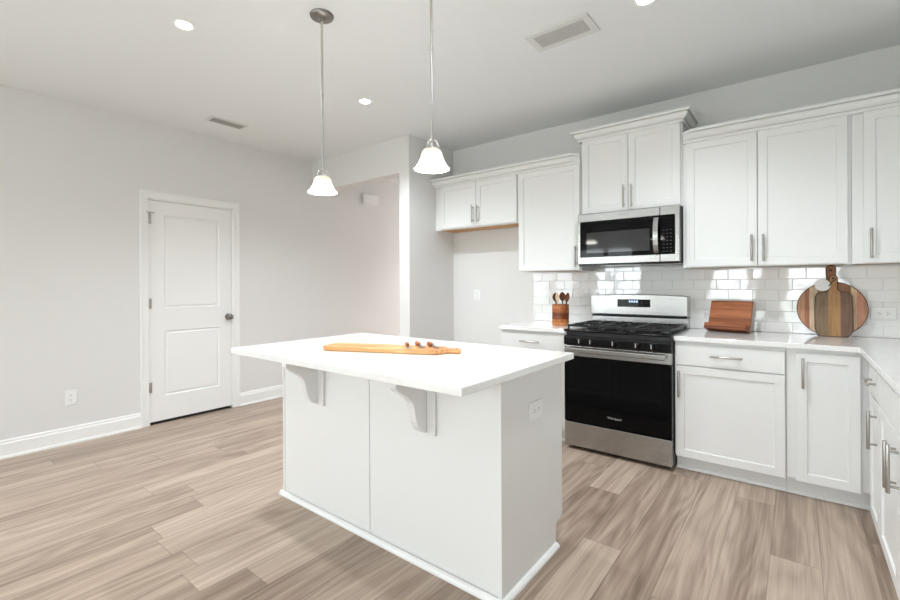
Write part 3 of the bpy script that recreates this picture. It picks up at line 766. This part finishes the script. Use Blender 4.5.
# ------------------------------------------------------------------ pendants
def shade_profile():
    o = [(.028, .087), (.039, .082), (.0455, .070), (.049, .054), (.0535, .037), (.061, .021), (.070, .008), (.0775, .0)]
    return o + [(r-.004, z) for r, z in o[::-1]]
PZ = 1.768
def pendant(loc, label):
    r = root('pendant_light', label, 'pendant light', (loc[0], loc[1], PZ), 0, 'pendant lights over the island')
    zc = ZC-PZ
    part('canopy', MB().lathe([(0, 0), (.062, 0), (.064, -.004), (.060, -.014), (.045, -.022), (.018, -.026), (.012, -.034), (0, -.036)], (0, 0, zc-.0005), 36), M_CANOPY, r, smooth=True)
    part('rod', MB().cyl((0, 0, .122), (0, 0, zc-.034), .0062, n=14).cyl((0, 0, .52), (0, 0, .545), .0085, n=14, bev=.002), M_NICKEL2, r, smooth=True)
    m = MB().lathe([(0, .088), (.026, .088), (.028, .0865), (.027, .094), (.022, .097), (.011, .100), (.009, .112), (.008, .126), (0, .127)], (0, 0, 0), 30)
    cp_ = part('shade_holder', m, M_NICKEL2, r, smooth=True)
    for k in range(3):
        a = k*2*PI/3+.5; c_, s_ = math.cos(a), math.sin(a)
        m = MB().tube([(c_*q, s_*q, z) for q, z in ((.006, .124), (.014, .126), (.021, .120), (.025, .110), (.029, .101), (.032, .094), (.029, .0885))], .0042)
        part('arm', m, M_NICKEL2, cp_, smooth=True)
    part('shade', MB().lathe(shade_profile(), (0, 0, 0), 48), M_SHADE, r, 'white alabaster glass bell shade, lit', True)
    part('bulb', MB().lathe([(0, .014), (.014, .018), (.022, .030), (.023, .042), (.017, .058), (.012, .070), (.012, .080), (0, .080)], (0, 0, 0), 24), M_BULB, r, smooth=True)
    return r
pendant((-.634, -2.426), 'bell-shaded pendant light hanging over the island nearer the white door')
pendant((.152, -2.426), 'bell-shaded pendant light hanging over the island in front of the passage wall corner')

# ------------------------------------------------------------------ recessed lights
def downlight(x, y, label):
    r = root('recessed_light', label, 'recessed light', (x, y, ZC), 0, 'recessed ceiling lights')
    part('trim_ring', MB().lathe([(.041, -.001), (.062, -.001), (.064, -.003), (.061, -.0055), (.043, -.0055), (.041, -.004), (.041, -.001)], (0, 0, 0), 40), M_PLATE, r, smooth=True)
    part('lens', MB().lathe([(0, -.001), (.0405, -.001), (.0405, -.0035), (.03, -.0045), (0, -.005)], (0, 0, 0), 36), M_LENS, r, 'lit white lens', True)
downlight(-1.319, -2.858, 'lit recessed ceiling light above the floor in front of the door')
downlight(-1.322, -1.514, 'lit recessed ceiling light between the two pendants, toward the passage')
downlight(.800, -1.465, 'lit recessed ceiling light beyond the ceiling vent, at the top edge')

# rings and lenses for the unseen lamps: one follows the grid, the rest are added
for i, (x, y, k) in enumerate(LAMPS[3:]):
    f = MB().lathe([(.041, -.001), (.062, -.001), (.064, -.003), (.061, -.0055), (.043, -.0055), (.041, -.004), (.041, -.001)], (x, y, ZC), 32)
    fo = struct('trim_%d' % (i+3), f, M_PLATE, smooth=True)
    struct('unseen_lamp_lens', MB().lathe([(0, -.001), (.0405, -.001), (.0405, -.0035), (.03, -.0045), (0, -.005)], (x, y, ZC), 32), M_LENS, fo, True)

# ------------------------------------------------------------------ ceiling vents
def ceiling_vent(label, x0, x1, y0, y1, along, mslat, nslat):
    r = root('ceiling_vent', label, 'ceiling vent', ((x0+x1)/2, (y0+y1)/2, ZC))
    a, b = (x1-x0)/2, (y1-y0)/2; k = .040 if along == 'x' else .022
    m = MB(); z1 = -.0005; z0 = -.009
    m.box(-a, a, -b, -b+k, z0, z1, .002).box(-a, a, b-k, b, z0, z1, .002).box(-a, -a+k, -b+k, b-k, z0, z1, .002).box(a-k, a, -b+k, b-k, z0, z1, .002)
    part('frame', m, mslat, r)
    part('duct', MB().box(-a+k, a-k, -b+k, b-k, -.002, -.0008), M_SLOT, r, 'dark duct opening')
    s = MB()
    for i in range(nslat):
        q = (i+.5)/nslat*2-1
        t = bmesh.new(); L_ = (a-k if along == 'x' else b-k)-.001; wd = ((b-k) if along == 'x' else (a-k))/nslat*.68
        v = [t.verts.new(p) for p in ((-L_, -wd, -.0006), (L_, -wd, -.0006), (L_, wd, .0006), (-L_, wd, .0006))]
        f = t.faces.new(v); g = bmesh.ops.extrude_face_region(t, geom=[f]); bmesh.ops.translate(t, verts=[e for e in g['geom'] if isinstance(e, bmesh.types.BMVert)], vec=(0, 0, .0015))
        bmesh.ops.recalc_face_normals(t, faces=t.faces)
        R_ = Matrix.Rotation(math.radians(-14 if along == 'x' else -20), 4, 'X')
        if along == 'y': R_ = Matrix.Rotation(PI/2, 4, 'Z') @ R_
        off = (0, q*(b-k), -.0085) if along == 'x' else (q*(a-k), 0, -.0085)
        s.join(t, Matrix.Translation(off) @ R_)
    part('louvers', s, M_LOUVER_SHADED if along == 'x' else M_GREY, r, 'grey louvers')
ceiling_vent('white rectangular louvered supply vent in the ceiling above the range side of the island', .132, .520, -1.545, -1.333, 'x', M_VENT, 5)
ceiling_vent('small grey slotted ceiling vent near the top of the door wall', -2.735, -2.59, -2.14, -1.815, 'y', M_VENT, 5)

# ------------------------------------------------------------------ plates and chime
def plate(name, label, cat, loc, rz, w, hh, kind):
    """face towards local -y"""
    r = root(name, label, cat, loc, rz)
    part('cover_plate', MB().box(-w/2, w/2, -.006, -.0004, -hh/2, hh/2, .0025), M_PLATE, r)
    if kind == 'rocker':
        part('rocker', MB().box(-.0165, .0165, -.009, -.0055, -.033, .033, .0015), M_TRIM, r)
    else:
        horiz = w > hh
        for s in (-1, 1):
            c = s*.0205*(1.0)
            cx, cz = (c, 0) if horiz else (0, c)
            m = MB().box(cx-.0165 if not horiz else cx-.014, cx+.0165 if not horiz else cx+.014, -.0078, -.0055, cz-(.014 if not horiz else .0165), cz+(.014 if not horiz else .0165), .0012)
            so = part('socket', m, M_TRIM, r)
            sl = MB()
            for q in (-.006, .006):
                if horiz: sl.box(cx-.004, cx+.004, -.0081, -.0077, cz+q-.0012, cz+q+.0012)
                else: sl.box(cx+q-.0012, cx+q+.0012, -.0081, -.0077, cz-.001, cz+.007)
            if horiz: sl.cyl((cx+.009, -.0077, cz), (cx+.009, -.0081, cz), .0024, n=10)
            else: sl.cyl((cx, -.0077, cz-.008), (cx, -.0081, cz-.008), .0024, n=10)
            part('slots', sl, M_SLOT, so, 'dark plug slots')
    return r
plate('electrical_outlet', 'white electrical outlet low on the wall beside the door', 'electrical outlet', (XW, -2.987, .367), PI/2, .078, .122, 'duplex')
plate('electrical_outlet', 'white electrical outlet mounted sideways on the end panel of the island', 'electrical outlet', (BX1, -2.143, .705), PI/2, .124, .078, 'duplex')
plate('electrical_outlet', 'white electrical outlet mounted sideways on the tiles beside the round board', 'electrical outlet', (1.848, -.009, 1.060), 0, .119, .078, 'duplex')
plate('electrical_outlet', 'white electrical outlet on the bare wall of the refrigerator alcove', 'electrical outlet', (-1.275, 0, 1.145), 0, .078, .118, 'duplex')
dc = root('door_chime', 'white door chime box high on the passage wall under the header', 'door chime', (XW, .185, 2.412))
part('cover', MB().box(.001, .055, -.122, .122, -.072, .072, .008, 3), M_PLATE, dc)
part('backplate', MB().box(.0003, .004, -.115, .115, -.064, .064), M_GREY, dc, 'grey backing plate')

# ------------------------------------------------------------------ on the worktops
def outline_board(pts, th, bev, m, n=None):
    return MB().prism(pts, 'y', -th/2, th/2, bev, 2)
def arc(cx, cz, r, a0, a1, n):
    return [(cx+r*math.cos(math.radians(a0+(a1-a0)*i/n)), cz+r*math.sin(math.radians(a0+(a1-a0)*i/n))) for i in range(n+1)]
def rim(pts, th, r=.0022):
    """thin dark edge strip round an outline"""
    m = MB(); c = sum((Vector((p[0], p[1])) for p in pts), Vector((0, 0)))/len(pts)
    n = len(pts); t = bmesh.new(); k = []
    for i in range(n):
        a, b, d = Vector(pts[i-1]), Vector(pts[i]), Vector(pts[(i+1) % n])
        e = ((b-a).normalized()+(d-b).normalized()).normalized(); nn = Vector((e.y, -e.x))
        o1 = b+nn*.0012; i1 = b-nn*.003
        k.append([t.verts.new((o1.x, -th/2-.0006, o1.y)), t.verts.new((o1.x, th/2+.0006, o1.y)), t.verts.new((i1.x, th/2+.0006, i1.y)), t.verts.new((i1.x, -th/2-.0006, i1.y))])
    for i in range(n):
        A, B = k[i], k[(i+1) % n]
        for q in range(4): t.faces.new((A[q], A[(q+1) % 4], B[(q+1) % 4], B[q]))
    bmesh.ops.recalc_face_normals(t, faces=t.faces); return m.join(t)

# round board leaning on the tiles
rb = root('cutting_board', 'round wooden cutting board of mixed strips leaning on the tiles, behind the paddle board', 'cutting board', (1.597, -.064, KZT+.0016))
rb.rotation_euler = (math.radians(-5.2), 0, 0)
R_ = .178; zc_ = R_
pts = arc(0, zc_, R_, 82, -262, 64)[:]
pts = arc(0, zc_, R_, 83, -263, 70)                         # clockwise from the handle root
hw = .024; ht = 2*R_+.112
pts += [(-hw*.86, 2*R_+.02), (-hw, ht-.03)] + arc(0, ht-.024, hw, 180, 0, 10)[1:-1] + [(hw, ht-.03), (hw*.86, 2*R_+.02)]
part('board', outline_board(pts, .016, .003, None), M_ROUND, rb)
part('edge', rim(pts, .0165), M_BARK, rb, 'dark bark-like edge')
part('hole', MB().cyl((0, -.0088, ht-.034), (0, -.0082, ht-.034), .007, n=18), M_SLOT, rb, 'dark hanging hole')
# paddle board in front
pb = root('cutting_board', 'rectangular wooden paddle board with a handle, leaning against the round board', 'cutting board', (1.606, -.099, KZT+.0016))
pb.rotation_euler = (math.radians(-5.2), 0, 0)
hw, hb = .093, .292
pts = [(-hw+.022, 0)] + [(-hw+.004, .034), (-hw, .05), (-hw-.001, hb*.6), (-hw+.003, hb-.03), (-hw+.012, hb-.012), (-hw+.030, hb-.006), (-.040, hb-.002), (-.026, hb+.006), (-.021, hb+.022), (-.020, hb+.085)]
pts += arc(0, hb+.088, .0205, 172, 8, 8)
pts += [(-p[0], p[1]) for p in pts[:11]][::-1]
pts = pts[::-1] if False else pts
part('board', outline_board(pts, .018, .004, None), M_PADDLE, pb)
part('edge', rim(pts, .0185), M_BARK, pb, 'dark worn edge')
part('hole', MB().cyl((0, -.0098, hb+.088), (0, -.0092, hb+.088), .0065, n=18), M_SLOT, pb, 'dark hanging hole')
# paper tag on a cord from the round board handle
tg = root('paper_tag', 'white paper tag on a black cord hanging from the handles of the leaning boards', 'tag', (1.551, -.106, 1.243))
tg.rotation_euler = (math.radians(-4), math.radians(8), 0)
pts = arc(0, 0, .040, 0, 360, 30)[:-1]
part('card', MB().prism([(p[0]*1.0, p[1]*1.0) for p in pts], 'y', -.0012, .0012), M_TAG, tg)
part('cord', MB().tube([(.030, -.0022, -.004), (.036, -.004, .006), (.041, -.005, .020), (.048, -.006, .034), (.056, -.006, .042), (.060, -.004, .046)], .0024, 8), M_CORD, tg, 'black cord')

# wooden stand
SW, SA = .272, math.radians(-13.4)
sd = root('cookbook_stand', 'reddish wooden cookbook stand with a front ledge tilted back on the worktop', 'cookbook stand', (1.026, -.181, KZT+.0008), SA)
tilt = math.radians(20)
Rt = Matrix.Rotation(-tilt, 4, 'X')
m = MB(); t = MB().box(-SW/2, SW/2, -.008, .008, .012, .234, .004); m.join(t.bm, Rt)
bo = part('back_board', m, M_STAND, sd)
m = MB(); t = MB().box(-SW/2, SW/2, -.066, .008, 0.002, .0165, .004); t.box(-SW/2, SW/2, -.074, -.058, .002, .046, .004); m.join(t.bm, Rt)
part('ledge', m, M_STAND, sd, 'raised front ledge')
m = MB().prism([(.012, .0), (.105, .0), (.075, .150), (.055, .150), (.045, .02)], 'x', -.012, .012, .002)
part('rear_prop', m, M_STAND, sd)
m = MB().prism([(-.004, .001), (.100, .001), (.100, .008), (-.004, .010)], 'x', -.05, .05, .001)
part('foot', m, M_STAND, sd)

# utensil crock
CX, CY = -.167, -.365
ck = root('utensil_crock', 'round striped wooden utensil crock standing on the worktop beside the range', 'utensil crock', (CX, CY, KZT+.0008))
part('body', MB().lathe([(0, 0), (.066, 0), (.069, .003), (.070, .010), (.070, .176), (.068, .180), (.063, .180), (.061, .176), (.061, .010), (0, .010)], (0, 0, 0), 44), M_CROCK, ck, smooth=True)
def utensil(name, label, tip, foot, head, m):
    """handle from foot to tip in crock space, then a head of the given kind along the same line"""
    r = root(name, label, name.replace('_', ' '), (CX+foot[0], CY+foot[1], KZT+.0125+foot[2]), 0, 'wooden utensils in the crock')
    f, t_ = Vector((0, 0, 0)), Vector(tip)-Vector(foot)
    d = t_.normalized(); L_ = t_.length
    part('shaft', MB().tube([f, f+d*L_*.5, t_], [.0052, .0050, .0058], 12), m, r, smooth=True)
    hw_, hl = head
    q = Vector((0, 0, 1)).rotation_difference(d).to_matrix().to_4x4()
    pts = [(-.006, -.004)] + [(-hw_*math.sin(PI*i/12)**.6-.0045*(1-i/12), hl*i/12) for i in range(1, 12)] + [(0, hl)] + [(hw_*math.sin(PI*i/12)**.6+.0045*(1-i/12), hl*i/12) for i in range(11, 0, -1)] + [(.006, -.004)]
    mb = MB(); tt = MB().prism(pts, 'y', -.004, .004, .0018, 2); mb.join(tt.bm, Matrix.Translation(t_) @ q @ Matrix.Rotation(.55, 4, 'Z'))
    part('bowl', mb, m, r)
    return r
utensil('wooden_spoon', 'dark wooden spoon with a broad head at the outer edge of the crock', (-.046, .010, .190), (-.030, .004, 0), (.025, .076), M_SPOON)
utensil('wooden_spatula', 'dark wooden spatula standing upright in the middle of the crock', (.000, .040, .196), (.002, .036, 0), (.025, .076), M_SPOON)
utensil('wooden_spoon', 'pale wooden spoon leaning toward the front middle of the crock', (-.010, -.036, .190), (.000, -.030, 0), (.013, .078), M_SPOON2)
utensil('wooden_fork', 'dark wooden fork leaning out of the crock toward the range', (.056, -.004, .190), (.026, -.010, 0), (.016, .080), M_SPOON)
utensil('wooden_stick', 'thin pale wooden stick beside the fork leaning toward the range', (.044, .026, .186), (.030, .022, 0), (.008, .074), M_SPOON2)

# serving board with cheese knives on the island
BA = math.atan2(.230, .568)
sb = root('serving_board', 'long orange wooden serving board with a short handle lying on the island', 'serving board', (-.287, -2.301, IZ+.0006), BA)
hl, hw = .328, .076
pts = arc(-hl+.03, hw-.03, .03, 90, 180, 6) + arc(-hl+.03, -hw+.03, .03, 180, 270, 6) + arc(hl-.04, -hw+.04, .04, 270, 345, 6) + [(hl+.010, -.030), (hl+.022, -.018)]
pts += [(hl+.030, -.0155), (hl+.070, -.0165)] + arc(hl+.072, 0, .0165, -80, 80, 8) + [(hl+.070, .0165), (hl+.030, .0155), (hl+.022, .018), (hl+.010, .030)] + arc(hl-.04, hw-.04, .04, 15, 90, 6)
t = MB().prism(pts, 'z', 0, .024, .005, 3)
part('board', t, M_ACACIA, sb)
part('handle_hole', MB().cyl((hl+.066, 0, .0242), (hl+.066, 0, .0248), .006, n=16), M_SLOT, sb, 'dark hanging hole')
def knife(u, v, ang, label, blade):
    c, s = math.cos(BA), math.sin(BA)
    r = root('cheese_knife', label, 'cheese knife', (-.287+c*u-s*v, -2.301+s*u+c*v, IZ+.0256), ang, 'cheese knives on the serving board')
    part('handle', MB().lathe([(0, -.060), (.008, -.058), (.0115, -.048), (.0105, -.020), (.007, 0), (0, 0)], (0, 0, .0118), 20, Matrix.Rotation(PI/2, 4, 'Y')), M_ACACIA_END, r, 'stubby wooden handle', True)
    part('blade', MB().cyl((-.001, 0, .0118), (.022, 0, .0080), .0035, n=12).prism([(.018, -.004), (.030, -blade), (.070, -blade), (.080, 0), (.070, blade), (.030, blade), (.018, .004)], 'z', .0055, .0075, .0006, 1), M_STEEL, r, 'stainless blade')
    return r
knife(.142, -.022, math.radians(-40), 'short cheese knife on the serving board, farthest from the board handle', .010)
knife(.188, .022, math.radians(-32), 'middle cheese knife of the three on the serving board', .013)
knife(.258, .024, math.radians(-26), 'cheese knife lying nearest the handle of the serving board', .011)

# ------------------------------------------------------------------ outside
struct('exterior_ground', MB().box(-40, 40, -60, REAR-.4, -.6, -.5), M_GRASS)
